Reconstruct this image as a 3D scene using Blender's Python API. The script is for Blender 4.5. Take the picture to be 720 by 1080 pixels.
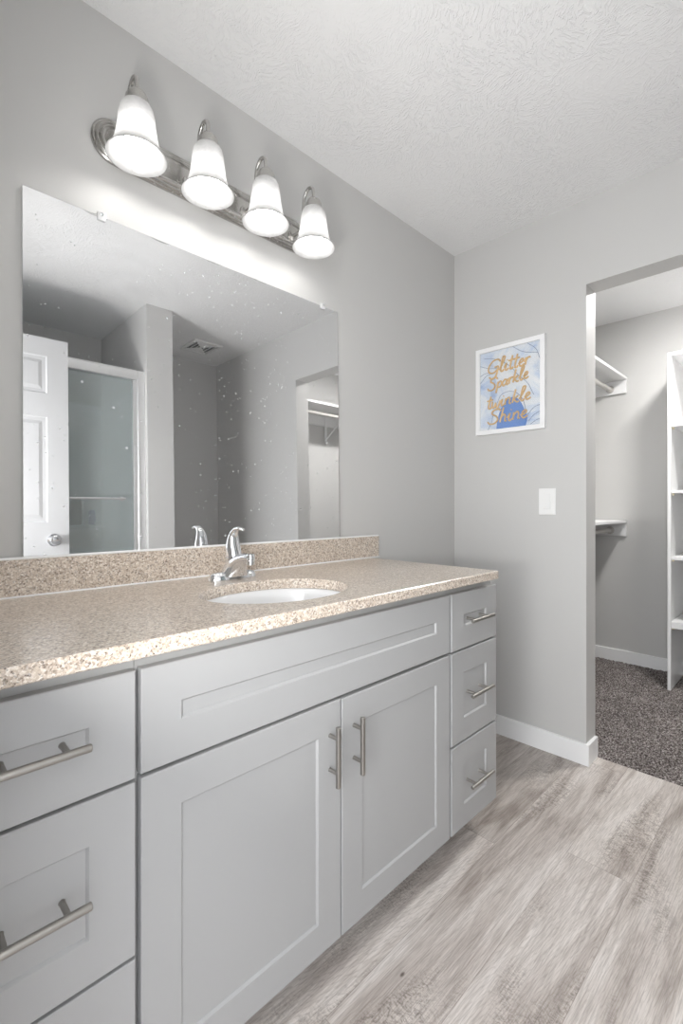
import bpy, bmesh, math, random
from mathutils import Vector, Matrix
random.seed(7)
for o in list(bpy.data.objects): bpy.data.objects.remove(o)
S = bpy.context.scene
C = S.collection
PI = math.pi

# ------------------------------------------------------------------ camera
YAW, CH = 0.7911, 1.1113
cam = bpy.data.objects.new('camera', bpy.data.cameras.new('camera')); C.objects.link(cam)
cam.location = (0, 0, CH); cam.rotation_euler = (PI/2, 0, YAW - PI/2)
cam.data.sensor_fit = 'VERTICAL'; cam.data.sensor_height = 36; cam.data.lens = 497.46/1080*36
cam.data.shift_y = -5.25/1080; cam.data.clip_start = 0.01
S.camera = cam
# ------------------------------------------------------------------ world, light, exposure
w = bpy.data.worlds.new('world'); S.world = w; w.use_nodes = True
bg = w.node_tree.nodes['Background']; bg.inputs[0].default_value = (0.93, 0.96, 1.0, 1); bg.inputs[1].default_value = 1.2
S.view_settings.view_transform = 'Standard'; S.view_settings.look = 'None'
S.view_settings.exposure = 0.18; S.view_settings.gamma = 1; S.view_settings.use_curve_mapping = False
def area(name, loc, rot, sx, sy, power, col):
    l = bpy.data.lights.new(name, 'AREA'); l.shape = 'RECTANGLE'; l.size = sx; l.size_y = sy; l.energy = power; l.color = col
    o = bpy.data.objects.new(name, l); C.objects.link(o); o.location = loc; o.rotation_euler = rot; return o
# daylight of the adjoining room, coming in through the open doorway the photographer stands in
LA, LC_, LW, BULB, CLOSET = 26.0, 12.5, 4.0, 21.0, 310.0
bg.inputs[1].default_value = LW
if LA: area('bedroom_daylight', (-0.9, 0.1, 1.35), (0, -PI/2, 0), 2.0, 1.7, LA, (0.95, 0.97, 1.0))
# photographer's flash turned up at the ceiling above the camera
if LC_: area('bounce_flash', (-0.01, 0.38, 1.00), (0, PI+.75, 0), .16, .26, LC_, (1.0, 0.99, 0.97))

# ------------------------------------------------------------------ dimensions
YW = 1.358      # vanity wall
XE = 2.182      # end wall
XEB = 2.298     # its closet side
H = 2.44
YB = -1.10      # wall behind the shower and toilet alcove
XL = 0.03       # entry wall
XC = 3.78       # closet back wall
YCR = -0.58     # closet right wall

# ------------------------------------------------------------------ materials
def new_mat(name):
    m = bpy.data.materials.new(name); m.use_nodes = True
    nt = m.node_tree; return m, nt, nt.nodes['Principled BSDF']
def N(nt, t, **kw):
    n = nt.nodes.new(t)
    for k, v in kw.items():
        if k.startswith('i_'): n.inputs[int(k[2:]) if k[2:].isdigit() else k[2:].replace('_', ' ')].default_value = v
        else: setattr(n, k, v)
    return n
def math_(nt, op, a, b=None):
    n = nt.nodes.new('ShaderNodeMath'); n.operation = op
    if op == 'COMPARE': n.inputs[2].default_value = .1
    for i, v in enumerate((a, b)):
        if v is None: continue
        if isinstance(v, (int, float)): n.inputs[i].default_value = v
        else: nt.links.new(v, n.inputs[i])
    return n.outputs[0]
def ramp(nt, fac, stops):
    r = nt.nodes.new('ShaderNodeValToRGB'); e = r.color_ramp.elements
    while len(e) < len(stops): e.new(0.5)
    for i, (p, c) in enumerate(stops): e[i].position = p; e[i].color = (*c, 1)
    nt.links.new(fac, r.inputs[0]); return r.outputs[0]
def mixc(nt, fac, a, b, mode='MIX'):
    n = nt.nodes.new('ShaderNodeMix'); n.data_type = 'RGBA'; n.blend_type = mode
    for s, v in ((n.inputs[0], fac), (n.inputs[6], a), (n.inputs[7], b)):
        if isinstance(v, (int, float)): s.default_value = v
        elif isinstance(v, tuple): s.default_value = (*v, 1)
        else: nt.links.new(v, s)
    return n.outputs[2]
def objco(nt, scale=(1, 1, 1), loc=(0, 0, 0)):
    g = nt.nodes.new('ShaderNodeNewGeometry'); mp = nt.nodes.new('ShaderNodeMapping')
    mp.inputs['Scale'].default_value = scale; mp.inputs['Location'].default_value = loc
    nt.links.new(g.outputs['Position'], mp.inputs[0]); return mp.outputs[0]
def noise(nt, co, scale, detail=2, rough=.5, dist=0):
    n = N(nt, 'ShaderNodeTexNoise'); n.inputs['Scale'].default_value = scale; n.inputs['Detail'].default_value = detail
    n.inputs['Roughness'].default_value = rough; n.inputs['Distortion'].default_value = dist
    nt.links.new(co, n.inputs['Vector']); return n.outputs['Fac']
def bump(nt, p, h, strength, dist):
    b = nt.nodes.new('ShaderNodeBump'); b.inputs['Strength'].default_value = strength; b.inputs['Distance'].default_value = dist
    nt.links.new(h, b.inputs['Height']); nt.links.new(b.outputs[0], p.inputs['Normal'])
def setp(p, col=None, rough=None, metal=None, spec=None, coat=None):
    if col: p.inputs['Base Color'].default_value = (*col, 1)
    if rough is not None: p.inputs['Roughness'].default_value = rough
    if metal is not None: p.inputs['Metallic'].default_value = metal
    if spec is not None: p.inputs['Specular IOR Level'].default_value = spec
    if coat is not None: p.inputs['Coat Weight'].default_value = coat

def m_paint(name, col, rough=.55, sc=260, st=.12, d=.001):
    m, nt, p = new_mat(name); setp(p, col, rough)
    co = objco(nt); n = noise(nt, co, sc, 2)
    v = noise(nt, co, 1.3, 2)
    nt.links.new(ramp(nt, v, [(.3, tuple(c*.985 for c in col)), (.7, col)]), p.inputs['Base Color'])
    bump(nt, p, n, st, d); return m
WALL = m_paint('wall_paint', (.595, .59, .578))
TRIM = m_paint('trim_white', (.90, .90, .90), .35, 90, .03)
DOORP = m_paint('door_paint', (.55, .55, .555), .35, 90, .03)
CAB = m_paint('cabinet_paint', (.40, .40, .40), .45, 120, .03)
CABF = m_paint('cabinet_frame_paint', (.40, .40, .395), .4, 120, .03)
SHELF = m_paint('shelf_white', (.84, .84, .84), .35, 90, .03)
PLASTIC = m_paint('white_plastic', (.86, .86, .85), .25, 300, .01)
SURR = m_paint('shower_surround', (.84, .86, .87), .18, 60, .02)
DARK = m_paint('painted_recess_shade', (.03, .03, .03), .8, 60, .02)

def m_ceiling():
    m, nt, p = new_mat('ceiling_texture'); setp(p, (.84, .84, .84), .7)
    co = objco(nt)
    vo = N(nt, 'ShaderNodeTexVoronoi'); vo.inputs['Scale'].default_value = 9; nt.links.new(co, vo.inputs['Vector'])
    sep = N(nt, 'ShaderNodeSeparateColor'); nt.links.new(vo.outputs['Color'], sep.inputs[0])
    ang = math_(nt, 'MULTIPLY', sep.outputs[0], 6.28)
    d = N(nt, 'ShaderNodeTexNoise'); d.inputs['Scale'].default_value = 9; nt.links.new(co, d.inputs['Vector'])
    ang = math_(nt, 'ADD', ang, math_(nt, 'MULTIPLY', d.outputs['Fac'], 3.0))
    vr = N(nt, 'ShaderNodeVectorRotate'); vr.rotation_type = 'Z_AXIS'
    nt.links.new(co, vr.inputs['Vector']); nt.links.new(vo.outputs['Position'], vr.inputs['Center']); nt.links.new(ang, vr.inputs['Angle'])
    mp = N(nt, 'ShaderNodeMapping'); mp.inputs['Scale'].default_value = (45, 170, 1); nt.links.new(vr.outputs[0], mp.inputs[0])
    s = noise(nt, mp.outputs[0], 1, 2, .55, .6)
    r = ramp(nt, s, [(.50, (0, 0, 0)), (.62, (1, 1, 1))])
    patch = ramp(nt, noise(nt, co, 3.2, 3), [(.34, (.15, .15, .15)), (.56, (1, 1, 1))])
    hh = mixc(nt, 1.0, r, patch, 'MULTIPLY')
    fine = noise(nt, co, 160, 2)
    tot = math_(nt, 'ADD', hh, math_(nt, 'MULTIPLY', fine, .25))
    bump(nt, p, tot, .55, .0028); return m
CEIL = m_ceiling()

def m_counter():
    m, nt, p = new_mat('speckled_quartz'); setp(p, (.6, .5, .4), .28)
    co = objco(nt)
    def cells(scale, off):
        v = N(nt, 'ShaderNodeTexVoronoi'); v.inputs['Scale'].default_value = scale
        nt.links.new(objco(nt, loc=off), v.inputs['Vector'])
        s = N(nt, 'ShaderNodeSeparateColor'); nt.links.new(v.outputs['Color'], s.inputs[0]); return s.outputs[0], s.outputs[1]
    a, _ = cells(260, (0, 0, 0)); b, _ = cells(430, (3, 1, 2))
    c1 = ramp(nt, a, [(0, (0.076, 0.049, 0.038)), (.08, (0.184, 0.130, 0.097)), (.17, (0.389, 0.302, 0.238)), (.40, (0.562, 0.464, 0.373)), (.75, (0.691, 0.594, 0.497)), (.90, (0.886, 0.821, 0.745))])
    c2 = ramp(nt, b, [(0, (0.043, 0.032, 0.029)), (.08, (0.108, 0.081, 0.070)), (.14, (0.497, 0.410, 0.324)), (.6, (0.616, 0.518, 0.421)), (.95, (0.918, 0.864, 0.799))])
    nt.links.new(mixc(nt, .45, c1, c2), p.inputs['Base Color'])
    setp(p, coat=.6); p.inputs['Coat Roughness'].default_value = .24; p.inputs['Coat IOR'].default_value = 1.5
    return m
QUARTZ = m_counter()

def m_floor():
    m, nt, p = new_mat('grey_plank_floor'); setp(p, (.4, .36, .33), .42)
    g = N(nt, 'ShaderNodeNewGeometry'); sp = N(nt, 'ShaderNodeSeparateXYZ'); nt.links.new(g.outputs['Position'], sp.inputs[0])
    Wd, L = .1825, 1.52
    yy = math_(nt, 'DIVIDE', math_(nt, 'SUBTRACT', sp.outputs[1], .388), Wd)
    row = math_(nt, 'FLOOR', yy); fy = math_(nt, 'SUBTRACT', yy, row)
    # staggered plank ends, row by row
    wr = N(nt, 'ShaderNodeTexWhiteNoise'); wr.noise_dimensions = '1D'; nt.links.new(row, wr.inputs['W'])
    off = math_(nt, 'MULTIPLY', wr.outputs['Value'], math_(nt, 'GREATER_THAN', math_(nt, 'ABSOLUTE', math_(nt, 'SUBTRACT', row, .5)), 1.6))
    for rr, oo in ((1, .63), (2, -.131), (-1, -.70)):
        off = math_(nt, 'ADD', off, math_(nt, 'MULTIPLY', math_(nt, 'COMPARE', row, float(rr)), oo))
    xx = math_(nt, 'DIVIDE', math_(nt, 'SUBTRACT', math_(nt, 'SUBTRACT', sp.outputs[0], 1.585), off), L)
    col = math_(nt, 'FLOOR', xx); fx = math_(nt, 'SUBTRACT', xx, col)
    cb = N(nt, 'ShaderNodeCombineXYZ'); nt.links.new(row, cb.inputs[0]); nt.links.new(col, cb.inputs[1])
    wn = N(nt, 'ShaderNodeTexWhiteNoise'); wn.noise_dimensions = '2D'; nt.links.new(cb.outputs[0], wn.inputs['Vector'])
    sc = N(nt, 'ShaderNodeSeparateColor'); nt.links.new(wn.outputs['Color'], sc.inputs[0])
    # plank local coordinates
    pc = N(nt, 'ShaderNodeCombineXYZ')
    nt.links.new(math_(nt, 'ADD', sp.outputs[0], math_(nt, 'MULTIPLY', sc.outputs[0], 17)), pc.inputs[0])
    nt.links.new(math_(nt, 'ADD', sp.outputs[1], math_(nt, 'MULTIPLY', sc.outputs[1], 9)), pc.inputs[1])
    nt.links.new(math_(nt, 'MULTIPLY', sc.outputs[2], 5), pc.inputs[2])
    def mp(scale):
        n = N(nt, 'ShaderNodeMapping'); n.inputs['Scale'].default_value = scale; nt.links.new(pc.outputs[0], n.inputs[0]); return n.outputs[0]
    broad = noise(nt, mp((1.1, 8.0, 1)), 1.3, 4, .6, 1.6)
    grain = noise(nt, mp((4, 105, 1)), 1.0, 5, .6, .35)
    fine = noise(nt, mp((16, 300, 1)), 1.0, 3, .6, .15)
    cross = noise(nt, mp((95, 60, 1)), 1.0, 4, .7, 1.6)
    # cathedral rings
    wv = N(nt, 'ShaderNodeTexWave'); wv.wave_type = 'RINGS'; wv.rings_direction = 'Z'
    wv.inputs['Scale'].default_value = 11; wv.inputs['Distortion'].default_value = 9; wv.inputs['Detail'].default_value = 3; wv.inputs['Detail Scale'].default_value = 1.2
    nt.links.new(mp((1.0, 5.5, 1)), wv.inputs['Vector'])
    base = ramp(nt, broad, [(.30, (.36, .318, .290)), (.42, (.50, .455, .425)), (.54, (.62, .58, .55)), (.68, (.70, .665, .64)), (.8, (.73, .70, .68))])
    gcol = ramp(nt, grain, [(.30, (.62, .60, .58)), (.44, (.90, .89, .885)), (.60, (1.02, 1.02, 1.02))])
    c = mixc(nt, .50, base, gcol, 'MULTIPLY')
    c = mixc(nt, .32, c, ramp(nt, fine, [(.38, (.42, .40, .38)), (.56, (1.10, 1.10, 1.10))]), 'MULTIPLY')
    c = mixc(nt, .38, c, ramp(nt, wv.outputs['Fac'], [(.0, (.60, .57, .55)), (.30, (1, 1, 1))]), 'MULTIPLY')
    # saw marks, patchy
    patch = ramp(nt, noise(nt, mp((1.2, 4.5, 1)), 1.6, 2), [(.50, (0, 0, 0)), (.62, (1, 1, 1))])
    saw = mixc(nt, patch, (1.0, 1.0, 1.0), ramp(nt, cross, [(.38, (.40, .375, .355)), (.56, (1.0, .99, .98))]))
    c = mixc(nt, .85, c, saw, 'MULTIPLY')
    # knots
    kv = N(nt, 'ShaderNodeTexVoronoi'); kv.inputs['Scale'].default_value = 1; nt.links.new(mp((3.6, 7.2, 0)), kv.inputs['Vector'])
    kn = ramp(nt, kv.outputs['Distance'], [(.014, (.12, .08, .06)), (.035, (1, 1, 1))])
    c = mixc(nt, .8, c, kn, 'MULTIPLY')
    tone = ramp(nt, wn.outputs['Value'], [(0, (.84, .82, .80)), (.5, (1.0, .985, .975)), (1, (1.12, 1.11, 1.10))])
    c = mixc(nt, 1.0, c, tone, 'MULTIPLY')
    e1 = math_(nt, 'MINIMUM', math_(nt, 'MULTIPLY', fy, Wd), math_(nt, 'MULTIPLY', math_(nt, 'SUBTRACT', 1, fy), Wd))
    e2 = math_(nt, 'MINIMUM', math_(nt, 'MULTIPLY', fx, L), math_(nt, 'MULTIPLY', math_(nt, 'SUBTRACT', 1, fx), L))
    e = math_(nt, 'MINIMUM', e1, e2)
    seam = ramp(nt, math_(nt, 'MULTIPLY', e, 400), [(.12, (.55, .52, .5)), (.5, (1, 1, 1))])
    c = mixc(nt, .8, c, seam, 'MULTIPLY')
    nt.links.new(c, p.inputs['Base Color'])
    hgt = math_(nt, 'ADD', math_(nt, 'MULTIPLY', grain, .6), math_(nt, 'MINIMUM', math_(nt, 'MULTIPLY', e, 500), 1))
    bump(nt, p, hgt, .12, .0012); return m
FLOOR = m_floor()

def m_carpet():
    m, nt, p = new_mat('brown_grey_carpet'); setp(p, (.2, .17, .15), .95, spec=.1)
    co = objco(nt)
    a = noise(nt, co, 150, 3, .75); b = noise(nt, co, 5, 3)
    c = ramp(nt, a, [(.34, (.025, .020, .018)), (.46, (.115, .098, .092)), (.55, (.29, .262, .25)), (.66, (.60, .56, .54))])
    c2 = ramp(nt, b, [(.3, (.82, .82, .82)), (.7, (1.1, 1.1, 1.1))])
    nt.links.new(mixc(nt, 1, c, c2, 'MULTIPLY'), p.inputs['Base Color'])
    bump(nt, p, a, .6, .006); return m
CARPET = m_carpet()

def m_metal(name, col, rough, aniso=False):
    m, nt, p = new_mat(name); setp(p, col, rough, 1.0)
    n = noise(nt, objco(nt, (1, 1, 1)), 90, 2)
    r = N(nt, 'ShaderNodeMapRange'); nt.links.new(n, r.inputs[0]); r.inputs[3].default_value = rough*.85; r.inputs[4].default_value = rough*1.15
    nt.links.new(r.outputs[0], p.inputs['Roughness']); return m
NICKEL = m_metal('brushed_nickel', (.37, .355, .33), .34)
NICKEL2 = m_metal('satin_nickel_fixture', (.52, .51, .49), .26)
CHROME = m_metal('chrome', (.85, .86, .88), .06)
ALU = m_metal('white_aluminium', (.92, .92, .92), .45)
HINGE = m_metal('shelf_pin_brass', (.7, .62, .45), .35)

def m_mirror():
    m, nt, p = new_mat('mirror_silver'); setp(p, (.83, .835, .84), .012, 1.0)
    co = objco(nt)
    # water spots and dust on the glass
    def spots(scale, off, rad, keep):
        v = N(nt, 'ShaderNodeTexVoronoi'); v.inputs['Scale'].default_value = scale
        nt.links.new(objco(nt, loc=off), v.inputs['Vector'])
        s = N(nt, 'ShaderNodeSeparateColor'); nt.links.new(v.outputs['Color'], s.inputs[0])
        d = math_(nt, 'LESS_THAN', v.outputs['Distance'], rad)
        k = math_(nt, 'GREATER_THAN', s.outputs[0], keep)
        return math_(nt, 'MULTIPLY', d, k)
    sp = math_(nt, 'ADD', spots(60, (0, .3, 0), .13, .80), spots(26, (1, 0, 2), .085, .78))
    sp = math_(nt, 'ADD', sp, spots(120, (4, 0, 1), .18, .90))
    sp = math_(nt, 'MULTIPLY', sp, math_(nt, 'GREATER_THAN', noise(nt, co, 3, 2), .46))
    # wipe arcs in the top left of the glass
    g = N(nt, 'ShaderNodeVectorMath'); g.operation = 'DISTANCE'; nt.links.new(objco(nt, (1, 0, 1.7)), g.inputs[0]); g.inputs[1].default_value = (.52, 0, 1.72*1.7)
    wv = math_(nt, 'SINE', math_(nt, 'MULTIPLY', math_(nt, 'ADD', g.outputs['Value'], math_(nt, 'MULTIPLY', noise(nt, co, 4, 2), .06)), 75))
    fade = N(nt, 'ShaderNodeMapRange'); nt.links.new(g.outputs['Value'], fade.inputs[0]); fade.inputs[1].default_value = .05; fade.inputs[2].default_value = .36; fade.inputs[3].default_value = 1; fade.inputs[4].default_value = 0
    sm = math_(nt, 'MULTIPLY', math_(nt, 'MULTIPLY', math_(nt, 'ADD', math_(nt, 'MULTIPLY', wv, .5), .5), fade.outputs[0]), .05)
    haze = math_(nt, 'ADD', sm, .055)
    df = N(nt, 'ShaderNodeBsdfDiffuse'); df.inputs[0].default_value = (.85, .86, .88, 1)
    mx = N(nt, 'ShaderNodeMixShader'); f = math_(nt, 'MAXIMUM', haze, math_(nt, 'MULTIPLY', sp, .5))
    nt.links.new(f, mx.inputs[0]); nt.links.new(p.outputs[0], mx.inputs[1]); nt.links.new(df.outputs[0], mx.inputs[2])
    nt.links.new(mx.outputs[0], nt.nodes['Material Output'].inputs[0]); return m
MIRROR = m_mirror()

def m_shade():
    m, nt, p = new_mat('alabaster_glass'); out = nt.nodes['Material Output']
    n = noise(nt, objco(nt), 22, 3, .6, 1.5)
    col = ramp(nt, n, [(.35, (.86, .86, .86)), (.55, (.95, .95, .95)), (.7, (.82, .82, .82))])
    tr = N(nt, 'ShaderNodeBsdfTranslucent'); df = N(nt, 'ShaderNodeBsdfDiffuse'); gl = N(nt, 'ShaderNodeBsdfGlossy'); gl.inputs['Roughness'].default_value = .15
    tc = mixc(nt, 1.0, col, (.64, .64, .64), 'MULTIPLY'); nt.links.new(tc, tr.inputs[0]); dc = mixc(nt, 1.0, col, (.60, .60, .60), 'MULTIPLY'); nt.links.new(dc, df.inputs[0])
    a = N(nt, 'ShaderNodeMixShader'); a.inputs[0].default_value = .45
    nt.links.new(tr.outputs[0], a.inputs[1]); nt.links.new(df.outputs[0], a.inputs[2])
    b = N(nt, 'ShaderNodeMixShader'); b.inputs[0].default_value = .05
    nt.links.new(a.outputs[0], b.inputs[1]); nt.links.new(gl.outputs[0], b.inputs[2])
    nt.links.new(b.outputs[0], out.inputs[0]); return m
SHADE = m_shade()
def m_emit(name, col, s):
    m, nt, p = new_mat(name); setp(p, (.9, .9, .9), .4)
    p.inputs['Emission Color'].default_value = (*col, 1); p.inputs['Emission Strength'].default_value = s; return m
BULBM = m_emit('lit_bulb', (1.0, .98, .955), BULB)
CLOSETM = m_emit('closet_lamp_diffuser', (1.0, .985, .965), CLOSET)

def m_glass(name, tint, blur, rough, gloss, haze=0, hc=(.62, .68, .68, 1)):
    m, nt, p = new_mat(name); out = nt.nodes['Material Output']
    t = N(nt, 'ShaderNodeBsdfTransparent'); t.inputs[0].default_value = (*tint, 1)
    r = N(nt, 'ShaderNodeBsdfRefraction'); r.inputs['IOR'].default_value = 1.02; r.inputs['Roughness'].default_value = rough; r.inputs[0].default_value = (*tint, 1)
    g = N(nt, 'ShaderNodeBsdfGlossy'); g.inputs['Roughness'].default_value = .03
    a = N(nt, 'ShaderNodeMixShader'); a.inputs[0].default_value = blur; nt.links.new(t.outputs[0], a.inputs[1]); nt.links.new(r.outputs[0], a.inputs[2])
    b = N(nt, 'ShaderNodeMixShader'); b.inputs[0].default_value = gloss; nt.links.new(a.outputs[0], b.inputs[1]); nt.links.new(g.outputs[0], b.inputs[2])
    if haze:
        d = N(nt, 'ShaderNodeBsdfDiffuse'); d.inputs[0].default_value = hc; q = N(nt, 'ShaderNodeMixShader'); q.inputs[0].default_value = haze
        nt.links.new(b.outputs[0], q.inputs[1]); nt.links.new(d.outputs[0], q.inputs[2]); b = q
    nt.links.new(b.outputs[0], out.inputs[0]); return m
SHGLASS = m_glass('shower_glass', (.90, .95, .95), .55, .16, .09, .30)
PICGLASS = m_glass('picture_glazing', (.99, .99, .99), 0, .1, .06)
CLIPM = m_glass('clear_plastic', (.97, .97, .97), .3, .2, .3, .6, (.9, .9, .9, 1))

def m_porcelain():
    m, nt, p = new_mat('white_porcelain'); setp(p, (.88, .88, .88), .1, coat=.5)
    nt.links.new(ramp(nt, noise(nt, objco(nt), 3, 1), [(0, (.87, .87, .87)), (1, (.9, .9, .9))]), p.inputs['Base Color']); return m
PORC = m_porcelain()
def m_flat(name, col, rough=.5, metal=0):
    m, nt, p = new_mat(name); setp(p, col, rough, metal)
    nt.links.new(ramp(nt, noise(nt, objco(nt), 60, 2), [(.2, tuple(c*.92 for c in col)), (.8, col)]), p.inputs['Base Color']); return m
GOLD = m_flat('gold_lettering', (.80, .55, .27), .45, .25)
BLUE = m_flat('print_blue', (.16, .32, .72), .5)
NAVY = m_flat('print_line_blue', (.16, .24, .40), .5)
def m_print():
    m, nt, p = new_mat('blue_marble_print'); setp(p, (.8, .85, .9), .45)
    co = objco(nt)
    n = noise(nt, co, 7, 3, .55, 1.4)
    c = ramp(nt, n, [(.30, (.40, .53, .78)), (.42, (.62, .72, .88)), (.55, (.82, .87, .93)), (.72, (.93, .94, .96))])
    nt.links.new(c, p.inputs['Base Color']); return m
PRINT = m_print()
OLIVE = m_flat('olive_plastic', (.28, .24, .12), .35)
BLUEP = m_flat('blue_plastic', (.12, .2, .5), .35)
ROD = m_flat('rod_steel_white', (.62, .6, .57), .35)

# ------------------------------------------------------------------ mesh helpers
def link(name, bm, mat, parent=None, smooth=None):
    me = bpy.data.meshes.new(name)
    bmesh.ops.recalc_face_normals(bm, faces=bm.faces)
    bm.to_mesh(me); bm.free()
    if isinstance(mat, (list, tuple)):
        for mm in mat: me.materials.append(mm)
    else: me.materials.append(mat)
    if smooth is not None:
        me.polygons.foreach_set('use_smooth', [True]*len(me.polygons))
        try: me.set_sharp_from_angle(angle=math.radians(smooth))
        except Exception: pass
    o = bpy.data.objects.new(name, me); C.objects.link(o)
    if parent: o.parent = parent; o.matrix_parent_inverse = Matrix.Translation(-parent.location)
    return o
def tag(o, label, cat, group=None):
    o['label'] = label; o['category'] = cat
    if group: o['group'] = group
    return o
def thing(name, label, cat, loc, group=None):
    o = bpy.data.objects.new(name, None); C.objects.link(o); o.location = loc; o.empty_display_size = .05
    return tag(o, label, cat, group)
def struct(o): o['kind'] = 'structure'; return o
def box(bm, x0, x1, y0, y1, z0, z1, bev=0, seg=2):
    vs = [bm.verts.new(v) for v in ((x0,y0,z0),(x1,y0,z0),(x1,y1,z0),(x0,y1,z0),(x0,y0,z1),(x1,y0,z1),(x1,y1,z1),(x0,y1,z1))]
    fs = [bm.faces.new([vs[i] for i in f]) for f in ((3,2,1,0),(4,5,6,7),(0,1,5,4),(1,2,6,5),(2,3,7,6),(3,0,4,7))]
    if bev:
        es = set(e for f in fs for e in f.edges)
        bmesh.ops.bevel(bm, geom=list(es), offset=bev, segments=seg, affect='EDGES', profile=.5)
    return bm
def B(*a, **k): return box(bmesh.new(), *a, **k)
def rings(bm, rs, close=False, cap0=True, cap1=True):
    vr = [[bm.verts.new(p) for p in r] for r in rs]; n = len(vr[0])
    for i in range(len(vr)-1 + (1 if close else 0)):
        a, b = vr[i], vr[(i+1) % len(vr)]
        for j in range(n): bm.faces.new((a[j], a[(j+1)%n], b[(j+1)%n], b[j]))
    if not close:
        if cap0: bm.faces.new(list(reversed(vr[0])))
        if cap1: bm.faces.new(vr[-1])
    return bm
def lathe(bm, prof, cx, cy, n=32, axis='z', cap0=True, cap1=True):
    rs = []
    for r, z in prof:
        ring = []
        for i in range(n):
            a = 2*PI*i/n; u, v = r*math.cos(a), r*math.sin(a)
            if axis == 'z': ring.append((cx+u, cy+v, z))
            elif axis == 'y': ring.append((cx+u, z, cy+v))
            else: ring.append((z, cx+u, cy+v))
        rs.append(ring)
    return rings(bm, rs, cap0=cap0, cap1=cap1)
def catmull(pts, k=6):
    P = [Vector(p) for p in pts]; P = [2*P[0]-P[1]] + P + [2*P[-1]-P[-2]]; out = []
    for i in range(1, len(P)-2):
        for j in range(k):
            t = j/k
            out.append(.5*((2*P[i]) + (-P[i-1]+P[i+1])*t + (2*P[i-1]-5*P[i]+4*P[i+1]-P[i+2])*t*t + (-P[i-1]+3*P[i]-3*P[i+1]+P[i+2])*t**3))
    out.append(P[-2]); return out
def tube(bm, pts, r, n=12, smooth=0):
    P = catmull(pts, smooth) if smooth else [Vector(p) for p in pts]
    R = r if isinstance(r, (list, tuple)) else [r]*len(P)
    if len(R) != len(P):
        R = [R[min(len(R)-1, int(i/(len(P)-1)*(len(R)-1)))]*(1-((i/(len(P)-1)*(len(R)-1)) % 1)) + R[min(len(R)-1, int(i/(len(P)-1)*(len(R)-1))+1)]*((i/(len(P)-1)*(len(R)-1)) % 1) for i in range(len(P))]
    T = [(P[min(i+1, len(P)-1)]-P[max(i-1, 0)]).normalized() for i in range(len(P))]
    up = Vector((0, 0, 1)) if abs(T[0].z) < .9 else Vector((1, 0, 0))
    nrm = (up - T[0]*up.dot(T[0])).normalized(); rs = []
    for i, p in enumerate(P):
        nrm = (nrm - T[i]*nrm.dot(T[i])).normalized(); b = T[i].cross(nrm)
        rs.append([p + (nrm*math.cos(2*PI*j/n) + b*math.sin(2*PI*j/n))*R[i] for j in range(n)])
    return rings(bm, rs)
def bar_handle(parent, a, b, feet, face_y, y, r=.006):
    """bar pull: bar from a to b (x,z), feet at (x,z) reaching back to face_y"""
    bm = bmesh.new()
    d = (Vector((b[0], 0, b[1]))-Vector((a[0], 0, a[1]))).normalized()*.0012
    A = Vector((a[0], y, a[1])); Bv = Vector((b[0], y, b[1]))
    tube(bm, [A, A+d, Bv-d, Bv], [r*.8, r, r, r*.8], 20)
    h = link('handle', bm, NICKEL, parent, 40)
    for fx, fz in feet:
        f = bmesh.new(); lathe(f, [(.0052, face_y), (.0045, face_y-.002), (.0045, y)], fx, fz, 16, 'y')
        link('handle_post', f, NICKEL, h, 40).parent = h
    return h

# ------------------------------------------------------------------ room shell
bm = B(-.065, XE+.11, -1.10, YW, -.05, 0); fl = struct(link('floor', bm, FLOOR))
bm = B(-1.9, -.065, -1.2, 1.46, -.05, 0); struct(link('floor', bm, CARPET))
struct(link('ceiling', B(-.165, XC+.1, -1.2, YW+.1, H, H+.1), CEIL))
struct(link('wall_front', B(-.165, XC+.1, YW, YW+.1, 0, H), WALL))
struct(link('wall_back', B(-.165, XEB, YB-.1, YB, 0, H), WALL))
OY0, OY1, OZ = .023, .705, 2.073
bm = bmesh.new(); box(bm, XE, XEB, OY1, YW, 0, H); box(bm, XE, XEB, YB, OY0, 0, H); box(bm, XE, XEB, OY0, OY1, OZ, H)
struct(link('wall_right', bm, WALL))
DY0, DY1, DZ = -.20, .52, 2.06
bm = bmesh.new(); box(bm, -.065, XL, DY1, YW, 0, H); box(bm, -.065, XL, YB, DY0, 0, H); box(bm, -.065, XL, DY0, DY1, DZ, H)
struct(link('wall_left', bm, WALL))
PX0, PX1, PY = 1.217, 1.387, -.269
struct(link('wall_partition', B(PX0, PX1, YB, PY, 0, H), WALL))
struct(link('wall_closet_back', B(XC, XC+.1, YCR-.1, YW, 0, H), WALL))
struct(link('wall_closet_right', B(XEB, XC, YCR-.1, YCR, 0, H), WALL))
# baseboards
bh, bt = .09, .014
def base(name, *a): return struct(link(name, B(*a, bev=.003), TRIM))
def prism(pts, z0, z1, bev=.003):
    bm = bmesh.new(); rings(bm, [[(x, y, z0) for x, y in pts], [(x, y, z1) for x, y in pts]])
    top = [e for e in bm.edges if all(abs(v.co.z-z1) < 1e-6 for v in e.verts)]
    bmesh.ops.bevel(bm, geom=top, offset=bev, segments=2, affect='EDGES', profile=.5); return bm
struct(link('baseboard_right', prism([(XE, YW), (XE-bt, YW), (XE-bt, OY1-bt), (XEB-.008, OY1-bt), (XEB-.008, OY1), (XE, OY1)], 0, bh), TRIM))
struct(link('baseboard_right', prism([(XE, YB), (XE-bt, YB), (XE-bt, OY0+bt), (XEB-.008, OY0+bt), (XEB-.008, OY0), (XE, OY0)], 0, bh), TRIM))
base('baseboard_front', 1.55, XE-bt, YW-bt, YW, 0, bh)
base('baseboard_back', PX1, XE-bt, YB, YB+bt, 0, bh)
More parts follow.
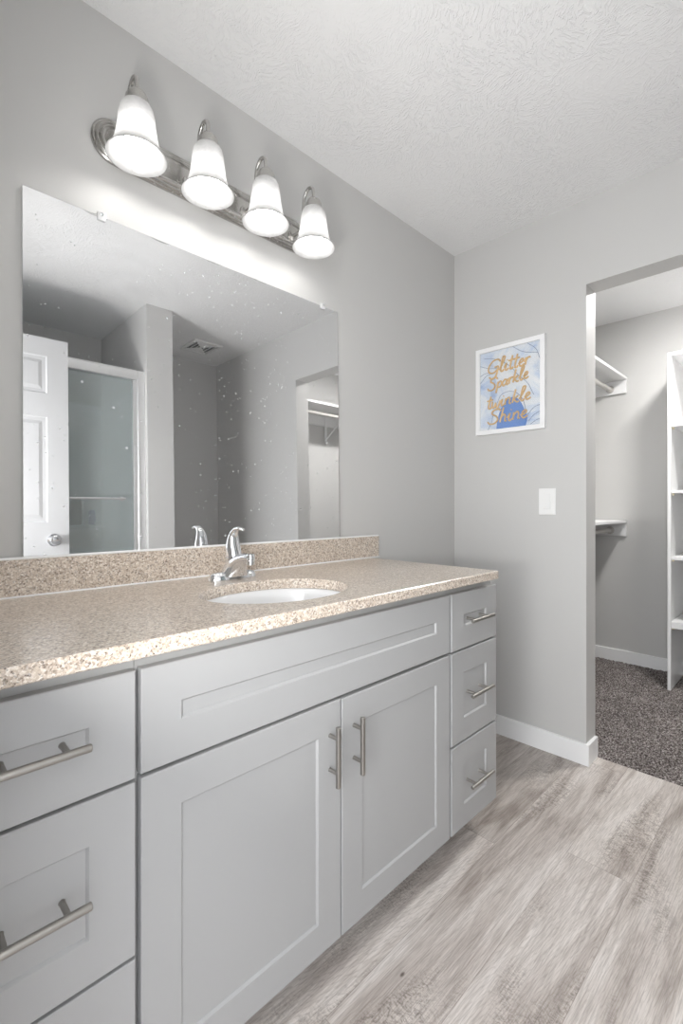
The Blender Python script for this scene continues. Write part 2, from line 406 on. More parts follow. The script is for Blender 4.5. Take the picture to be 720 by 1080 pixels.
bm = bmesh.new(); box(bm, PX1, PX1+bt, YB+bt, PY, 0, bh, .003); box(bm, PX0, PX1+bt, PY, PY+bt, 0, bh, .003); struct(link('baseboard_partition', bm, TRIM))
base('baseboard_closet_back', XC-bt, XC, YCR, YW, 0, bh+.005)
base('baseboard_closet_left', XEB, XC-bt, YW-bt, YW, 0, bh+.005)
base('baseboard_closet_right', XEB, XC-bt, YCR, YCR+bt, 0, bh+.005)
# door casing around the entry doorway
bm = bmesh.new()
box(bm, XL, XL+.012, DY1, DY1+.06, 0, DZ+.06, .003); box(bm, XL, XL+.012, DY0-.06, DY0, 0, DZ+.06, .003); box(bm, XL, XL+.012, DY0, DY1, DZ, DZ+.06, .003)
struct(link('trim_1', bm, TRIM))

# closet carpet: displaced pile
def carpet():
    bm = bmesh.new(); x0, x1, y0, y1, st = 2.285, XC, YCR, YW, .0075
    nx, ny = int((x1-x0)/st), int((y1-y0)/st)
    g = [[bm.verts.new((x0+(x1-x0)*i/nx, y0+(y1-y0)*j/ny, .006 + random.random()*.007*(0 if i == 0 else 1))) for j in range(ny+1)] for i in range(nx+1)]
    for i in range(nx):
        for j in range(ny): bm.faces.new((g[i][j], g[i+1][j], g[i+1][j+1], g[i][j+1]))
    r = [bm.verts.new((x0-.002, v.co.y, 0)) for v in g[0]]
    for j in range(ny): bm.faces.new((g[0][j], g[0][j+1], r[j+1], r[j]))
    return bm
struct(link('floor', carpet(), CARPET))
struct(link('floor', B(XE+.11, XC, YCR, YW, -.05, .0), CARPET))

# ------------------------------------------------------------------ six-panel entry door, open against the shower side
D0, D1, DYF, DT = .055, .752, -.190, .035
def panel_door():
    bm = bmesh.new()
    xs = [D0, D0+.10, D0+.10+.208, D1-.10-.208, D1-.10, D1]
    zs = [.012, .24, .90, 1.07, 1.63, 1.755, 1.955, 2.052]
    z_open = {1: 1, 3: 1, 5: 1}; x_open = {1: 1, 3: 1}
    for side, yf, s in ((0, DYF, -1), (1, DYF-DT, 1)):
        for i in range(5):
            for j in range(7):
                a, b, c, d = xs[i], xs[i+1], zs[j], zs[j+1]
                if i in x_open and j in z_open:
                    lev = [(0, 0), (.006, .006), (.022, .0075), (.040, .0015)]
                    prev = None
                    for ins, dep in lev:
                        q = [bm.verts.new((x, yf+s*dep, z)) for x, z in ((a+ins, c+ins), (b-ins, c+ins), (b-ins, d-ins), (a+ins, d-ins))]
                        if prev:
                            for k in range(4): bm.faces.new((prev[k], prev[(k+1)%4], q[(k+1)%4], q[k]))
                        prev = q
                    bm.faces.new(prev)
                else:
                    bm.faces.new([bm.verts.new((x, yf, z)) for x, z in ((a, c), (b, c), (b, d), (a, d))])
    for pts in (((D0,0.012),(D1,0.012)), ((D1,0.012),(D1,2.052)), ((D1,2.052),(D0,2.052)), ((D0,2.052),(D0,0.012))):
        (a, b), (c, d) = pts
        bm.faces.new([bm.verts.new(v) for v in ((a, DYF, b), (c, DYF, d), (c, DYF-DT, d), (a, DYF-DT, b))])
    bmesh.ops.remove_doubles(bm, verts=bm.verts, dist=.0002)
    return bm
door = struct(link('door_1', panel_door(), DOORP))
for sgn, y in ((1, DYF), (-1, DYF-DT)):
    bm = bmesh.new()
    lathe(bm, [(.033, y), (.033, y+sgn*.004), (.014, y+sgn*.008), (.011, y+sgn*.026), (.022, y+sgn*.033), (.028, y+sgn*.043), (.026, y+sgn*.053), (.014, y+sgn*.058), (.001, y+sgn*.058)], .680, .975, 28, 'y')
    kn = link('door_knob', bm, CHROME, door, 40)

# ------------------------------------------------------------------ vanity
YF = .787          # front face of doors and drawers
FT = .019
def shaker(bm, x0, x1, z0, z1, m=.070, dep=.005):
    """slab with a recessed centre panel facing -y"""
    yf, yb = YF, YF+FT
    e = .0016
    def rect(x0, x1, z0, z1, y): return [(x0, y, z0), (x1, y, z0), (x1, y, z1), (x0, y, z1)]
    rs = [rect(x0, x1, z0, z1, yb), rect(x0, x1, z0, z1, yf+e), rect(x0+e, x1-e, z0+e, z1-e, yf),
          rect(x0+m, x1-m, z0+m, z1-m, yf), rect(x0+m+.0015, x1-m-.0015, z0+m+.0015, z1-m-.0015, yf+.0015),
          rect(x0+m+.004, x1-m-.004, z0+m+.004, z1-m-.004, yf+dep)]
    return rings(bm, rs)
def cabinet(name, label, x0, x1, left_open=False):
    t = thing(name, label, 'cabinet', ((x0+x1)/2, YF+.3, 0))
    bm = bmesh.new()
    yb = YW-.004
    y0 = YF+FT+.001
    # sides, back, bottom, toe board
    box(bm, x0, x0+.016, y0+.019, yb, .10, .866); box(bm, x1-.016, x1, y0+.019, yb, .10, .866)
    box(bm, x0+.016, x1-.016, yb-.006, yb, .10, .866); box(bm, x0+.016, x1-.016, y0+.019, yb-.006, .10, .116)
    link('carcass', bm, CABF, t)
    bm = bmesh.new(); box(bm, x0+.001, x1-.001, y0+.075, y0+.09, 0, .10)
    link('toe_kick', bm, DARK if False else CABF, t)
    return t, y0
def face_frame(t, y0, rects):
    bm = bmesh.new()
    for r in rects: box(bm, r[0], r[1], y0, y0+.019, r[2], r[3])
    return link('face_frame', bm, CABF, t)
def drawer_unit(name, label, x0, x1, fx0, fx1, hx):
    t, y0 = cabinet(name, label, x0, x1)
    face_frame(t, y0, [(x0, x0+.03, .10, .866), (x1-.03, x1, .10, .866), (x0+.03, x1-.03, .825, .866), (x0+.03, x1-.03, .645, .685), (x0+.03, x1-.03, .355, .392), (x0+.03, x1-.03, .10, .125)])
    for z0, z1, hz in ((.666, .843, .756), (.376, .660, .522), (.103, .370, .239)):
        d = link('drawer', shaker(bmesh.new(), fx0, fx1, z0, z1), CAB, t)
        hd = YF if hz > .7 and False else YF+.005
        bar_handle(d, (hx-.068, hz), (hx+.068, hz), [(hx-.038, hz), (hx+.038, hz)], hd, YF-.032)
    return t
drawer_unit('drawer_cabinet', 'pale grey three drawer vanity cabinet with bar pulls at the left end by the camera', .032, .308, .034, .304, .160)
drawer_unit('drawer_cabinet', 'narrow pale grey three drawer vanity cabinet at the right end nearest the picture wall', 1.246, 1.532, 1.251, 1.534, 1.386)
sk, y0 = cabinet('sink_cabinet', 'wide pale grey two door vanity cabinet under the oval sink', .309, 1.245)
face_frame(sk, y0, [(.309, .339, .10, .866), (1.215, 1.245, .10, .866), (.339, 1.215, .825, .866), (.339, 1.215, .645, .685), (.339, 1.215, .10, .125)])
link('false_drawer_front', shaker(bmesh.new(), .313, 1.240, .669, .843), CAB, sk)
dl = link('door', shaker(bmesh.new(), .313, .776, .103, .662), CAB, sk)
dr = link('door', shaker(bmesh.new(), .780, 1.240, .103, .660), CAB, sk)
bar_handle(dl, (.737, .482), (.737, .618), [(.741, .510), (.741, .588)], YF, YF-.032)
bar_handle(dr, (.817, .480), (.817, .616), [(.820, .508), (.820, .586)], YF, YF-.032)

# countertop with oval cut-out
ZC, TC = .896, .028
CX0, CX1, CY0, CY1 = XL+.002, 1.500, .762, YW-.002
SX, SY, SA, SB = .748, .995, .205, .160
def counter():
    bm = bmesh.new(); n = 96; e = .0025
    def oval(a, b, z): return [bm.verts.new((SX+a*math.cos(2*PI*i/n), SY+b*math.sin(2*PI*i/n), z)) for i in range(n)]
    def edge(i, ins, z):
        c, s = math.cos(2*PI*i/n), math.sin(2*PI*i/n)
        k = []
        if abs(c) > 1e-9: k.append(((CX1-ins-SX) if c > 0 else (CX0+ins-SX))/c)
        if abs(s) > 1e-9: k.append(((CY1-ins-SY) if s > 0 else (CY0+ins-SY))/s)
        t = min(k); return [SX+c*t, SY+s*t, z]
    corners = [(CX1, CY1), (CX0, CY1), (CX0, CY0), (CX1, CY0)]
    def outer(ins, z):
        pts = [edge(i, ins, z) for i in range(n)]
        for cx, cy in corners:
            x = cx + (-ins if cx == CX1 else ins); y = cy + (-ins if cy == CY1 else ins)
            j = min(range(n), key=lambda i: (pts[i][0]-x)**2+(pts[i][1]-y)**2); pts[j] = [x, y, z]
        return [bm.verts.new(p) for p in pts]
    R = [oval(SA, SB, ZC-TC), oval(SA, SB, ZC-.002), oval(SA+.002, SB+.002, ZC), outer(e, ZC), outer(0, ZC-e), outer(0, ZC-TC+e), outer(e, ZC-TC)]
    for a, b in zip(R, R[1:]+R[:1]):
        for j in range(n): bm.faces.new((a[j], a[(j+1)%n], b[(j+1)%n], b[j]))
    return bm
ct = tag(link('countertop', counter(), QUARTZ), 'speckled beige quartz countertop with an oval sink cut-out on the vanity', 'countertop')
bs = tag(link('backsplash', B(CX0, 1.550, YW-.021, YW-.001, ZC+.0005, ZC+.092, bev=.002), QUARTZ), 'low speckled beige backsplash strip standing along the wall under the mirror', 'backsplash')
bm = bmesh.new(); tube(bm, [(CX0+.005, YW-.0215, ZC+.001), (1.549, YW-.0215, ZC+.001)], .0028, 8)
link('caulk_line', bm, PORC, bs)
bm = bmesh.new(); tube(bm, [(CX0+.005, YW-.0188, ZC+.0925), (1.549, YW-.0188, ZC+.0925)], .0036, 10)
link('caulk_line', bm, PORC, bs)

# sink bowl
def sink():
    bm = bmesh.new(); n = 72
    prof = [(1.10, -.001, 0), (1.02, -.001, 0), (1.0, -.004, 0), (.98, -.02, .0), (.93, -.06, 0), (.80, -.105, 0), (.55, -.135, 0), (.25, -.147, 0), (.115, -.150, 0)]
    z0 = ZC-TC
    inner = [[(SX+SA*k*math.cos(2*PI*i/n), SY+SB*k*math.sin(2*PI*i/n), z0+z) for i in range(n)] for k, z, _ in prof]
    outer = [[(SX+(SA*k+.010)*math.cos(2*PI*i/n), SY+(SB*k+.010)*math.sin(2*PI*i/n), z0+z-.011) for i in range(n)] for k, z, _ in reversed(prof)]
    return rings(bm, inner+outer, close=True)
s = tag(link('sink', sink(), PORC, None, 40), 'white oval porcelain undermount sink bowl set in the countertop', 'sink')
bm = bmesh.new(); zd = ZC-TC-.150
lathe(bm, [(.026, zd+.002), (.024, zd+.005), (.019, zd+.004), (.018, zd), (.017, zd+.006), (.001, zd+.008)], SX, SY, 28)
link('drain', bm, CHROME, s, 40)
bm = bmesh.new(); lathe(bm, [(.010, SY+SB*.955-.004), (.008, SY+SB*.955-.006), (.001, SY+SB*.955-.005)], SX, ZC-TC-.05, 20, 'y'); link('overflow_hole', bm, CHROME, s, 40)

# faucet
FX, FY = .768, 1.243
def loft(secs, n=28):
    """secs: centre(x,y,z), half width x, half thickness in the section plane, tilt"""
    rs = []
    for (y, z, a, b, t, ex) in secs:
        ring = []
        for i in range(n):
            an = 2*PI*i/n; c, sn = math.cos(an), math.sin(an)
            u = a*math.copysign(abs(c)**(2/ex), c); v = b*math.copysign(abs(sn)**(2/ex), sn)
            ring.append((FX+u, y + v*math.cos(t), z + v*math.sin(t)))
        rs.append(ring)
    return rings(bmesh.new(), rs)
f = thing('faucet', 'chrome single lever bathroom faucet standing behind the oval sink', 'faucet', (FX, FY, ZC))
bm = loft([(FY, ZC+.0003, .079, .027, 0, 2.6), (FY, ZC+.012, .078, .0265, 0, 2.6), (FY, ZC+.019, .072, .022, 0, 2.5), (FY, ZC+.023, .055, .014, 0, 2.2)])
link('base_plate', bm, CHROME, f, 50)
zc = ZC
bm = loft([(FY-.006, zc+.010, .046, .033, 0, 2.2), (FY-.009, zc+.022, .039, .035, .10, 2.2), (FY-.016, zc+.036, .032, .034, .35, 2.1), (FY-.029, zc+.049, .026, .029, .65, 2.0),
           (FY-.046, zc+.059, .021, .0215, .95, 2.0), (FY-.066, zc+.065, .0175, .0155, 1.3, 2.0), (FY-.084, zc+.067, .0155, .0125, 1.55, 2.0), (FY-.098, zc+.066, .0135, .010, 1.75, 2.0)])
link('spout', bm, CHROME, f, 60)
bm = bmesh.new(); lathe(bm, [(.0105, zc+.049), (.0125, zc+.050), (.0125, zc+.060), (.0115, zc+.061), (.0115, zc+.064), (.0125, zc+.065), (.0125, zc+.076), (.0105, zc+.080), (.004, zc+.081)], FX, FY-.094, 24)
link('aerator', bm, CHROME, f, 40)
bm = bmesh.new(); lathe(bm, [(.024, zc+.030), (.0255, zc+.055), (.0255, zc+.064), (.023, zc+.066), (.0235, zc+.069), (.021, zc+.082), (.012, zc+.088)], FX, FY-.004, 28)
link('hub', bm, CHROME, f, 50)
bm = loft([(FY-.006, zc+.066, .024, .024, 0, 2), (FY-.003, zc+.086, .0235, .023, .1, 2), (FY-.001, zc+.104, .021, .0185, .18, 2), (FY-.001, zc+.122, .0175, .014, .35, 2),
           (FY-.007, zc+.139, .0135, .0095, .75, 2), (FY-.020, zc+.150, .0105, .006, 1.2, 2), (FY-.037, zc+.153, .0100, .0048, 1.6, 2), (FY-.050, zc+.149, .0095, .0042, 1.9, 2), (FY-.057, zc+.146, .005, .0025, 2, 2)])
link('lever', bm, CHROME, f, 60)
bm = bmesh.new(); lathe(bm, [(.003, zc+.01), (.003, zc+.05), (.006, zc+.054), (.0065, zc+.062), (.003, zc+.066)], FX, FY+.026, 14)
link('lift_rod', bm, CHROME, f, 40)

# ------------------------------------------------------------------ mirror (leans a little: its foot sits on the backsplash)
MZ0, MZ1, MX0, MX1 = .990, 1.889, .253, 1.313
mt = thing('wall_mirror', 'large frameless wall mirror with water spots above the backsplash', 'mirror', ((MX0+MX1)/2, YW-.020, MZ0))
TH = .013
def MY(z): return YW-.0190 + (z-MZ0)*TH
bm = bmesh.new(); t6 = .0055
vs = {}
for k, x in enumerate((MX0, MX1)):
    for j, z in enumerate((MZ0, MZ1)):
        for q, d in enumerate((0, t6)): vs[k, j, q] = bm.verts.new((x, MY(z)+d, z))
for fset in (((0,0,0),(1,0,0),(1,1,0),(0,1,0)), ((0,0,1),(0,1,1),(1,1,1),(1,0,1)), ((0,0,0),(0,1,0),(0,1,1),(0,0,1)), ((1,0,0),(1,0,1),(1,1,1),(1,1,0)), ((0,1,0),(1,1,0),(1,1,1),(0,1,1)), ((0,0,0),(0,0,1),(1,0,1),(1,0,0))):
    fc = bm.faces.new([vs[q] for q in fset])
bm.faces.ensure_lookup_table()
EDGEM = m_flat('mirror_edge', (.72, .75, .74), .25)
for i, fc in enumerate(bm.faces): fc.material_index = 0 if i == 0 else 1
link('mirror_glass', bm, [MIRROR, EDGEM], mt)
for x in (.431, 1.232):
    bm = bmesh.new(); box(bm, x-.010, x+.010, MY(MZ1)-.0045, MY(MZ1)-.0005, MZ1-.012, MZ1+.010, .0018)
    box(bm, x-.010, x+.010, MY(MZ1)-.003, YW-.0008, MZ1+.0015, MZ1+.010, .0012)
    cl = link('mirror_clip', bm, CLIPM, mt)
    bm = bmesh.new(); lathe(bm, [(.0042, MY(MZ1)-.0045), (.0042, MY(MZ1)-.0062), (.002, MY(MZ1)-.0072)], x, MZ1+.004, 14, 'y'); link('screw', bm, CHROME, cl)

# ------------------------------------------------------------------ four-light vanity fixture
LC = .776
vl = thing('vanity_light', 'satin nickel four light wall fixture with frosted bell shades above the mirror', 'light fixture', (LC, YW, 2.10))
def stadium(hx, hz, y, n=16):
    pts = []
    r = hz
    for side in (1, -1):
        for i in range(n+1):
            a = -PI/2 + PI*i/n
            pts.append((LC + side*(hx-r*1.0) + side*r*math.cos(a), y, 2.104 + side*r*math.sin(a)))
    return pts
yw = YW-.0006
rs = [stadium(.371-o_, .0585-o_, yw-d) for o_, d in ((0, 0), (0, .008), (.003, .011), (.007, .0105), (.009, .013), (.013, .0155), (.017, .015), (.019, .0175), (.023, .020), (.028, .0195), (.032, .0165))]
link('back_plate', rings(bmesh.new(), rs), NICKEL2, vl, 35)
for dx in (-.3, -.1, .1, .3):
    x = LC+dx; ly = 1.225
    bm = bmesh.new()
    tube(bm, [(x, yw-.016, 2.092), (x, 1.305, 2.093), (x, 1.288, 2.105), (x, 1.281, 2.135), (x, 1.279, 2.170), (x, 1.273, 2.203), (x, 1.252, 2.222), (x, 1.230, 2.212), (x, ly, 2.187), (x, ly, 2.166)], .0058, 14, 6)
    lathe(bm, [(.020, yw-.0155), (.019, yw-.021), (.009, yw-.025)], x, 2.092, 20, 'y')
    arm = link('arm', bm, NICKEL2, vl, 50)
    bm = bmesh.new(); lathe(bm, [(.008, 2.176), (.017, 2.172), (.022, 2.166), (.023, 2.158), (.0275, 2.156), (.0285, 2.150), (.0285, 2.136), (.026, 2.134)], x, ly, 28)
    link('socket_cup', bm, NICKEL2, arm, 40)
    out = [(.026, 2.140), (.034, 2.136), (.0400, 2.126), (.0435, 2.108), (.0460, 2.086), (.0490, 2.062), (.0535, 2.040), (.0600, 2.022), (.0675, 2.011), (.0725, 2.006)]
    inn = [(.0732, 2.0045), (.0720, 2.004), (.0665, 2.009), (.0585, 2.020), (.0510, 2.040), (.0465, 2.062), (.0435, 2.086), (.041, 2.107), (.0375, 2.124), (.032, 2.133), (.026, 2.137)]
    bm = bmesh.new(); lathe(bm, out+inn, x, ly, 40, cap0=False, cap1=False); link('lamp_shade', bm, SHADE, arm, 60)
    bm = bmesh.new(); prof = [(.001, 2.004)] + [(.031*math.sin(a), 2.035-.031*math.cos(a)) for a in [PI*i/14 for i in range(1, 11)]] + [(.019, 2.072), (.0135, 2.085), (.013, 2.110)]
    lathe(bm, prof, x, ly, 20); link('light_bulb', bm, BULBM, arm, 60)
    bm = bmesh.new(); lathe(bm, [(.0145, 2.096), (.0145, 2.135)], x, ly, 16); link('socket', bm, PLASTIC, arm, 40)

# ------------------------------------------------------------------ ceiling vent (seen in the mirror)
cv = thing('ceiling_vent', 'square white exhaust fan grille on the ceiling, seen in the mirror', 'vent', (1.84, -.73, H))
VX0, VX1, VY0, VY1 = 1.72, 1.955, -.86, -.60
bm = bmesh.new(); zt = H
for a in ((VX0, VX1, VY0, VY0+.022), (VX0, VX1, VY1-.022, VY1), (VX0, VX0+.022, VY0+.022, VY1-.022), (VX1-.022, VX1, VY0+.022, VY1-.022)): box(bm, *a, zt-.014, zt-.0005, .002)
link('frame', bm, PLASTIC, cv)
bm = B(VX0+.02, VX1-.02, VY0+.02, VY1-.02, zt-.004, zt-.001); link('opening', bm, DARK, cv)  # near-black sheet: shade of the fan hollow put into colour, ceiling is solid
bm = bmesh.new(); mx_, my_ = (VX0+VX1)/2, (VY0+VY1)/2
# louvres fill two opposite quarters, solid plates the other two
for s_ in (1, -1):
    q = [(mx_, my_), (mx_-.100, my_+s_*.112), (mx_+.100, my_+s_*.112)]
    top = [bm.verts.new((x, y, zt-.008)) for x, y in q]; bot = [bm.verts.new((x, y, zt-.012)) for x, y in q]
    bm.faces.new(top); bm.faces.new(bot)
    for i in range(3): bm.faces.new((top[i], top[(i+1)%3], bot[(i+1)%3], bot[i]))
    for k in (2, 4, 6):
        d = .0145*k; box(bm, mx_+s_*d-.0012, mx_+s_*d+.0012, my_-d*1.1, my_+d*1.1, zt-.012, zt-.006)
link('grille', bm, PLASTIC, cv)

# ------------------------------------------------------------------ framed print
PY0, PY1, PZ0, PZ1 = .875, 1.220, 1.471, 1.901
fp = thing('framed_print', 'white framed print with gold script words on blue and white, on the end wall', 'picture', (XE, (PY0+PY1)/2, PZ0))
def pframe():
    def r(i, x): return [(x, PY0+i, PZ0+i), (x, PY1-i, PZ0+i), (x, PY1-i, PZ1-i), (x, PY0+i, PZ1-i)]
    rs = [r(0, XE-.0005), r(0, XE-.021), r(.001, XE-.022), r(.020, XE-.022), r(.022, XE-.020), r(.022, XE-.0005)]
    return rings(bmesh.new(), rs, close=True)
link('frame', pframe(), TRIM, fp)
xp = XE-.012
link('print', B(xp, xp+.004, PY0+.022, PY1-.022, PZ0+.022, PZ1-.022), PRINT, fp)
def T2(u, v, d=0):  # u from left, v from bottom in the print (metres)
    return (xp-.0006-d, PY1-.022-u, PZ0+.022+v)
# blue agate shape
bm = bmesh.new()
out = [(.085, .0), (.092, .05), (.110, .10), (.14, .135), (.175, .145), (.205, .12), (.225, .08), (.24, .04), (.232, .0)]
o2 = catmull([(a, b, 0) for a, b in out], 5)
bm.faces.new([bm.verts.new(T2(min(max(p.x, 0), .3), max(p.y, .0005))) for p in o2])
link('blue_shape', bm, BLUE, fp)
bm = bmesh.new()
for ln in ([(0, .325), (.05, .305), (.10, .30)], [(0, .275), (.03, .285), (.06, .28)], [(0, .24), (.03, .27), (.05, .275)], [(.02, .36), (.08, .345), (.15, .30), (.2, .24)],
           [(.09, .13), (.11, .165), (.15, .175), (.19, .16), (.22, .12), (.235, .06)], [(.17, .385), (.22, .35), (.29, .33)], [(.24, .385), (.28, .35), (.299, .30)],
           [(.24, .05), (.27, .08), (.299, .09)], [(.245, .02), (.27, .045), (.299, .06)], [(.255, .005), (.28, .02), (.299, .025)], [(.04, .0), (.06, .04), (.07, .09)], [(.2, .24), (.24, .20), (.27, .14)]):
    tube(bm, [T2(*q) for q in ln], .0011, 5, 5)
link('line_art', bm, NAVY, fp)
GL = {
 'G': (.74, [[(.72,.84),(.58,1),(.3,.95),(.08,.6),(.1,.2),(.35,.05),(.58,.2),(.66,.48),(.44,.46)], [(.66,.48),(.6,-.15),(.4,-.38),(.18,-.22)]]),
 'l': (.30, [[(0,.15),(.16,.55),(.26,1.0),(.14,1.05),(.09,.6),(.10,.1),(.2,0),(.3,.12)]]),
 'i': (.26, [[(0,.2),(.1,.5),(.08,.1),(.16,0),(.26,.12)], [(.13,.70),(.15,.74)]]),
 't': (.28, [[(.15,.95),(.1,.4),(.11,.05),(.2,0),(.28,.12)], [(-.04,.62),(.3,.67)]]),
 'e': (.34, [[(0,.2),(.18,.28),(.26,.42),(.18,.52),(.07,.38),(.07,.12),(.18,0),(.34,.12)]]),
 'r': (.30, [[(0,.2),(.08,.5),(.08,.0)], [(.08,.28),(.18,.5),(.3,.47)]]),
 'S': (.60, [[(.6,.85),(.45,1),(.2,.92),(.15,.7),(.4,.5),(.5,.25),(.35,.02),(.1,.02),(-.02,.18)]]),
 'p': (.40, [[(.1,.5),(.04,-.4)], [(.1,.35),(.24,.52),(.35,.35),(.28,.08),(.1,.05)]]),
 'a': (.42, [[(.32,.45),(.15,.5),(.03,.25),(.1,.02),(.26,.15),(.34,.48),(.33,.1),(.42,.08)]]),
 'k': (.42, [[(.14,1.0),(.06,0)], [(.34,.5),(.1,.24)], [(.12,.25),(.32,.02),(.42,.08)]]),
 'w': (.50, [[(0,.5),(.03,.1),(.14,.0),(.23,.35),(.26,.05),(.38,.02),(.48,.5)]]),
 'n': (.40, [[(.04,.5),(.04,0)], [(.04,.28),(.18,.52),(.28,.4),(.28,.08),(.38,.06)]]),
 'h': (.40, [[(.12,1.0),(.04,0)], [(.04,.28),(.18,.52),(.28,.4),(.28,.08),(.38,.06)]])}
def word(txt, u0, v0, size, width, rise=0):
    tot = sum(GL[c][0] for c in txt); kx = width/tot; bm = bmesh.new(); u = 0
    for ch in txt:
        adv, strokes = GL[ch]
        for st in strokes:
            pts = [T2(u0 + (u + x + .12*y)*kx, v0 + y*size + rise*u/tot, .0022) for x, y in st]
            tube(bm, pts, .0042, 6, 4)
        u += adv
    link('gold_word', bm, GOLD, fp)
word('Glitter', .035, .275, .066, .215, .012)
word('Sparkle', .040, .195, .060, .205, .030)
word('twinkle', .035, .105, .062, .22, .020)
word('Shine', .040, .028, .070, .20, .012)
link('glazing', B(xp-.008, xp-.006, PY0+.022, PY1-.022, PZ0+.022, PZ1-.022), PICGLASS, fp)

# ------------------------------------------------------------------ light switch
ls = thing('light_switch', 'white rocker light switch plate on the end wall beside the closet opening', 'light switch', (XE, .870, 1.135))
link('wall_plate', B(XE-.006, XE-.0003, .832, .908, 1.076, 1.196, bev=.002), PLASTIC, ls)
bm = bmesh.new()
v = [(XE-.006, .854, 1.103), (XE-.006, .886, 1.103), (XE-.006, .886, 1.169), (XE-.006, .854, 1.169)]
w_ = [(XE-.0125, .8545, 1.1035), (XE-.0125, .8855, 1.1035), (XE-.0075, .8855, 1.1685), (XE-.0075, .8545, 1.1685)]
rings(bm, [v, w_]); link('rocker', bm, PLASTIC, ls)

# ------------------------------------------------------------------ shower (seen in the mirror)
sw = thing('shower_stall', 'pale moulded shower surround behind the sliding glass door, seen in the mirror', 'shower', (.63, -.7, 0))
bm = bmesh.new(); sz = 1.93
box(bm, XL+.001, PX0-.001, YB+.001, YB+.012, .40, sz, .003); box(bm, XL+.001, XL+.012, YB+.012, -.40, .40, sz, .003); box(bm, PX0-.012, PX0-.001, YB+.012, -.40, .40, sz, .003)
box(bm, XL+.012, PX0-.012, YB+.012, YB+.10, 1.02, 1.045, .006)
link('surround', bm, SURR, sw)
bm = bmesh.new()
def tr(i, z, o_=0): return [(XL+.002+i, YB+.002+i, z), (PX0-.002-i, YB+.002+i, z), (PX0-.002-i, -.30-i, z), (XL+.002+i, -.30-i, z)]
rings(bm, [tr(0, .001), tr(0, .40), tr(.07, .40), tr(.085, .37), tr(.12, .10)]); link('tub', bm, SURR, sw)
for (nm, mat_, lab, x, r, hgt) in (('shampoo_bottle', OLIVE, 'olive brown bottle blurred behind the shower glass, seen in the mirror', 1.02, .038, .21), ('shampoo_bottle', BLUEP, 'small blue bottle on the shower ledge behind the glass', 1.125, .024, .12)):
    bt_ = thing(nm, lab, 'bottle', (x, YB+.055, 1.046))
    bm = bmesh.new(); z0 = 1.0465
    lathe(bm, [(r*.9, z0), (r, z0+.006), (r, z0+hgt*.78), (r*.8, z0+hgt*.86), (r*.35, z0+hgt*.9)], x, YB+.055, 24); link('body', bm, mat_, bt_, 50)
    bm = bmesh.new(); lathe(bm, [(r*.42, z0+hgt*.88), (r*.42, z0+hgt)], x, YB+.055, 20); link('cap', bm, PLASTIC, bt_, 50)
sd = thing('shower_door', 'sliding glass shower door with white header rail and towel bar, seen in the mirror', 'shower door', (.63, -.33, .40))
YS = -.335
bm = bmesh.new()
hp = [(.030, -.045), (.033, -.02), (.030, .005), (.018, .018), (-.018, .018), (-.030, .005), (-.033, -.02), (-.030, -.045)]
rings(bm, [[(x, YS+a, 1.998+b) for a, b in hp] for x in (XL+.002, PX0-.045)]); link('header_rail', bm, ALU, sd, 30)
bm = bmesh.new(); box(bm, PX0-.044, PX0-.0005, YS-.020, YS+.030, .405, 2.012, .004); box(bm, PX0-.070, PX0-.044, YS-.018, YS+.022, .405, 1.952, .003); link('side_jamb', bm, ALU, sd)
bm = bmesh.new(); box(bm, XL+.001, XL+.03, YS-.020, YS+.028, .405, 2.0, .003); link('side_jamb', bm, ALU, sd)
link('bottom_track', B(XL+.03, PX0-.07, YS-.025, YS+.03, .4015, .43, bev=.003), ALU, sd)
gp = link('glass_panel', B(.50, PX0-.072, YS+.006, YS+.012, .432, 1.95), SHGLASS, sd)
link('glass_panel', B(XL+.03, .62, YS-.014, YS-.008, .432, 1.95), SHGLASS, sd)
bm = bmesh.new(); tube(bm, [(.56, YS+.055, 1.205), (1.085, YS+.055, 1.205)], .0075, 14)
for x in (.58, 1.075): lathe(bm, [(.014, YS+.0125), (.014, YS+.018), (.008, YS+.022), (.008, YS+.055)], x, 1.205, 14, 'y')
link('towel_bar', bm, CHROME, gp, 50)

# ------------------------------------------------------------------ closet
def closet_shelf(label, y_wall, y_front, z_top, rod_y, rod_z, group=None):
    s_ = 1 if y_front > y_wall else -1
    t = thing('closet_shelf', label, 'shelf', ((XEB+XC)/2, y_wall, z_top))
    lo, hi = sorted((y_wall+s_*.001, y_front))
    link('board', B(XEB+.001, XC-.001, lo, hi, z_top-.018, z_top, bev=.002), SHELF, t)
    for x0, x1 in ((XC-.020, XC-.0015), (XEB+.0015, XEB+.020)):
        lo2, hi2 = sorted((y_wall+s_*.001, y_front-s_*.004)); link('end_cleat', B(x0, x1, lo2, hi2, z_top-.112, z_top-.0185, bev=.002), SHELF, t)
    lo, hi = sorted((y_wall+s_*.001, y_wall+s_*.019))
    link('back_cleat', B(XEB+.021, XC-.021, lo, hi, z_top-.112, z_top-.0185, bev=.002), SHELF, t)
    bm = bmesh.new(); tube(bm, [(XEB+.024, rod_y, rod_z), (XC-.024, rod_y, rod_z)], .0165, 24)
    r = tag(link('closet_rod', bm, ROD, None, 50), label.split(' shelf')[0].replace('white', 'pale round hanging rod under the') + ' shelf', 'rod')
    for x, k in ((XC-.0205, -1), (XEB+.0205, 1)):
        bm = bmesh.new(); lathe(bm, [(.027, x), (.027, x+k*.003), (.021, x+k*.004), (.021, x+k*.018), (.0175, x+k*.018), (.0175, x+k*.005)], rod_y, rod_z, 24, 'x')
        link('rod_socket', bm, ROD, r, 50)
    return t, r
t1, r1 = closet_shelf('upper white shelf on the left closet wall seen high through the opening', YW, .950, 2.028, 1.055, 1.955)
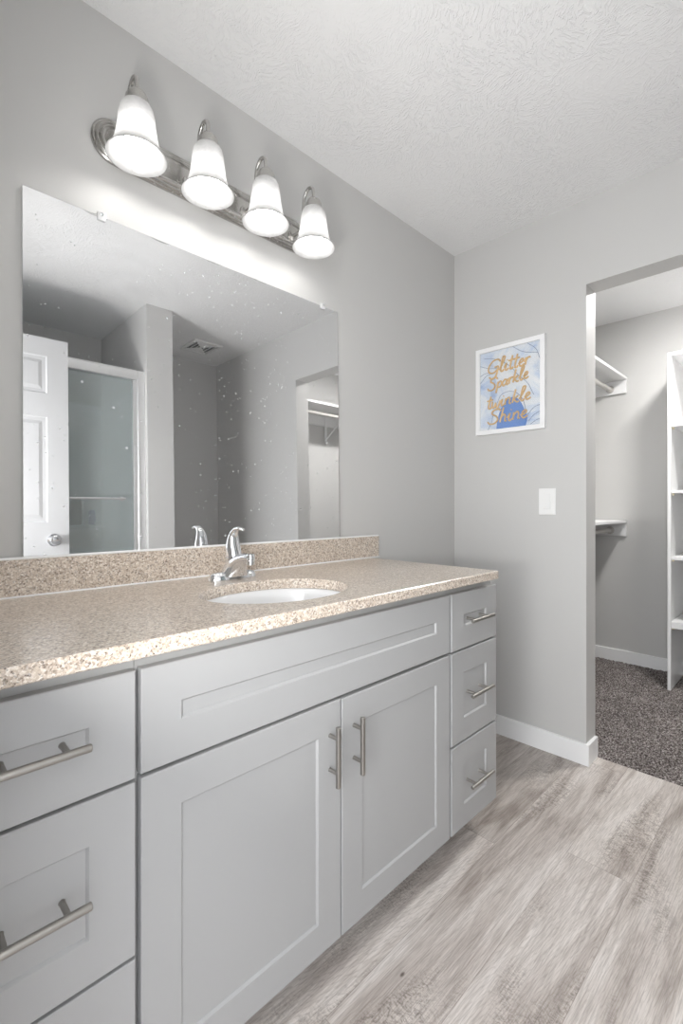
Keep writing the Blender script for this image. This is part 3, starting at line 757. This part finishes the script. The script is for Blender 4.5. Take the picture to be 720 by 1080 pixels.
r1['label'] = 'pale hanging rod under the upper left closet shelf'
t2, r2 = closet_shelf('lower white shelf on the left closet wall seen at waist height through the opening', YW, .950, 1.018, 1.055, .945)
r2['label'] = 'pale hanging rod under the lower left closet shelf'
t3, r3 = closet_shelf('white closet shelf with a diagonal bracket, seen only in the mirror', YCR, -.210, 2.030, -.30, 1.955)
r3['label'] = 'pale hanging rod beneath the closet shelf seen in the mirror'
# diagonal bracket on the right-hand shelf
bx = 3.015
bm = bmesh.new(); box(bm, bx-.012, bx+.012, YCR+.0195, YCR+.024, 1.76, 2.011, .001); box(bm, bx-.012, bx+.012, YCR+.019, -.225, 2.006, 2.011, .001)
tube(bm, [(bx, YCR+.024, 1.79), (bx, -.335, 1.955), (bx, -.235, 2.005)], .006, 10)
tube(bm, [(bx, YCR+.022, 1.762), (bx, YCR+.040, 1.762)], .010, 12)
link('shelf_bracket', bm, SHELF, t3)

bc = thing('shelf_unit', 'tall white open shelf tower against the closet back wall', 'shelf unit', (3.58, .33, .01))
UX0, UX1, UY1, UY0, UT = 3.386, XC-.016, .640, .03, .018
for y in (UY1-UT, UY0): link('side_panel', B(UX0, UX1, y, y+UT, .012, 2.036, bev=.0015), SHELF, bc)
link('top_panel', B(UX0, UX1, UY0+UT+.0005, UY1-UT-.0005, 2.018, 2.036, bev=.0015), SHELF, bc)
for z in (1.61, 1.212, .813, .425):
    th = .018 if z > .5 else .040
    sh = link('shelf', B(UX0+.003, UX1, UY0+UT+.0005, UY1-UT-.0005, z-th, z, bev=.0015), SHELF, bc)
    for y in (UY1-UT-.011, UY0+UT+.001):
        link('shelf_clip', B(UX0+.03, UX0+.042, y, y+.010, z-th-.012, z-th-.0003, bev=.001), HINGE, sh)
link('kick_rail', B(UX1-.018, UX1, UY0+UT+.0005, UY1-UT-.0005, .012, .07), SHELF, bc)

cl_ = thing('ceiling_lamp', 'small round flush ceiling lamp in the closet, out of direct view', 'lamp', (2.98, .33, H))
bm = bmesh.new(); lathe(bm, [(.105, H-.0005), (.105, H-.060), (.100, H-.064), (.096, H-.060), (.094, H-.020), (.001, H-.018)], 2.98, .33, 40); link('base', bm, NICKEL2, cl_, 40)
bm = bmesh.new(); lathe(bm, [(.090, H-.0205), (.090, H-.048), (.070, H-.062), (.035, H-.070), (.001, H-.072)], 2.98, .33, 32); link('lamp_shade', bm, CLOSETM, cl_, 60)
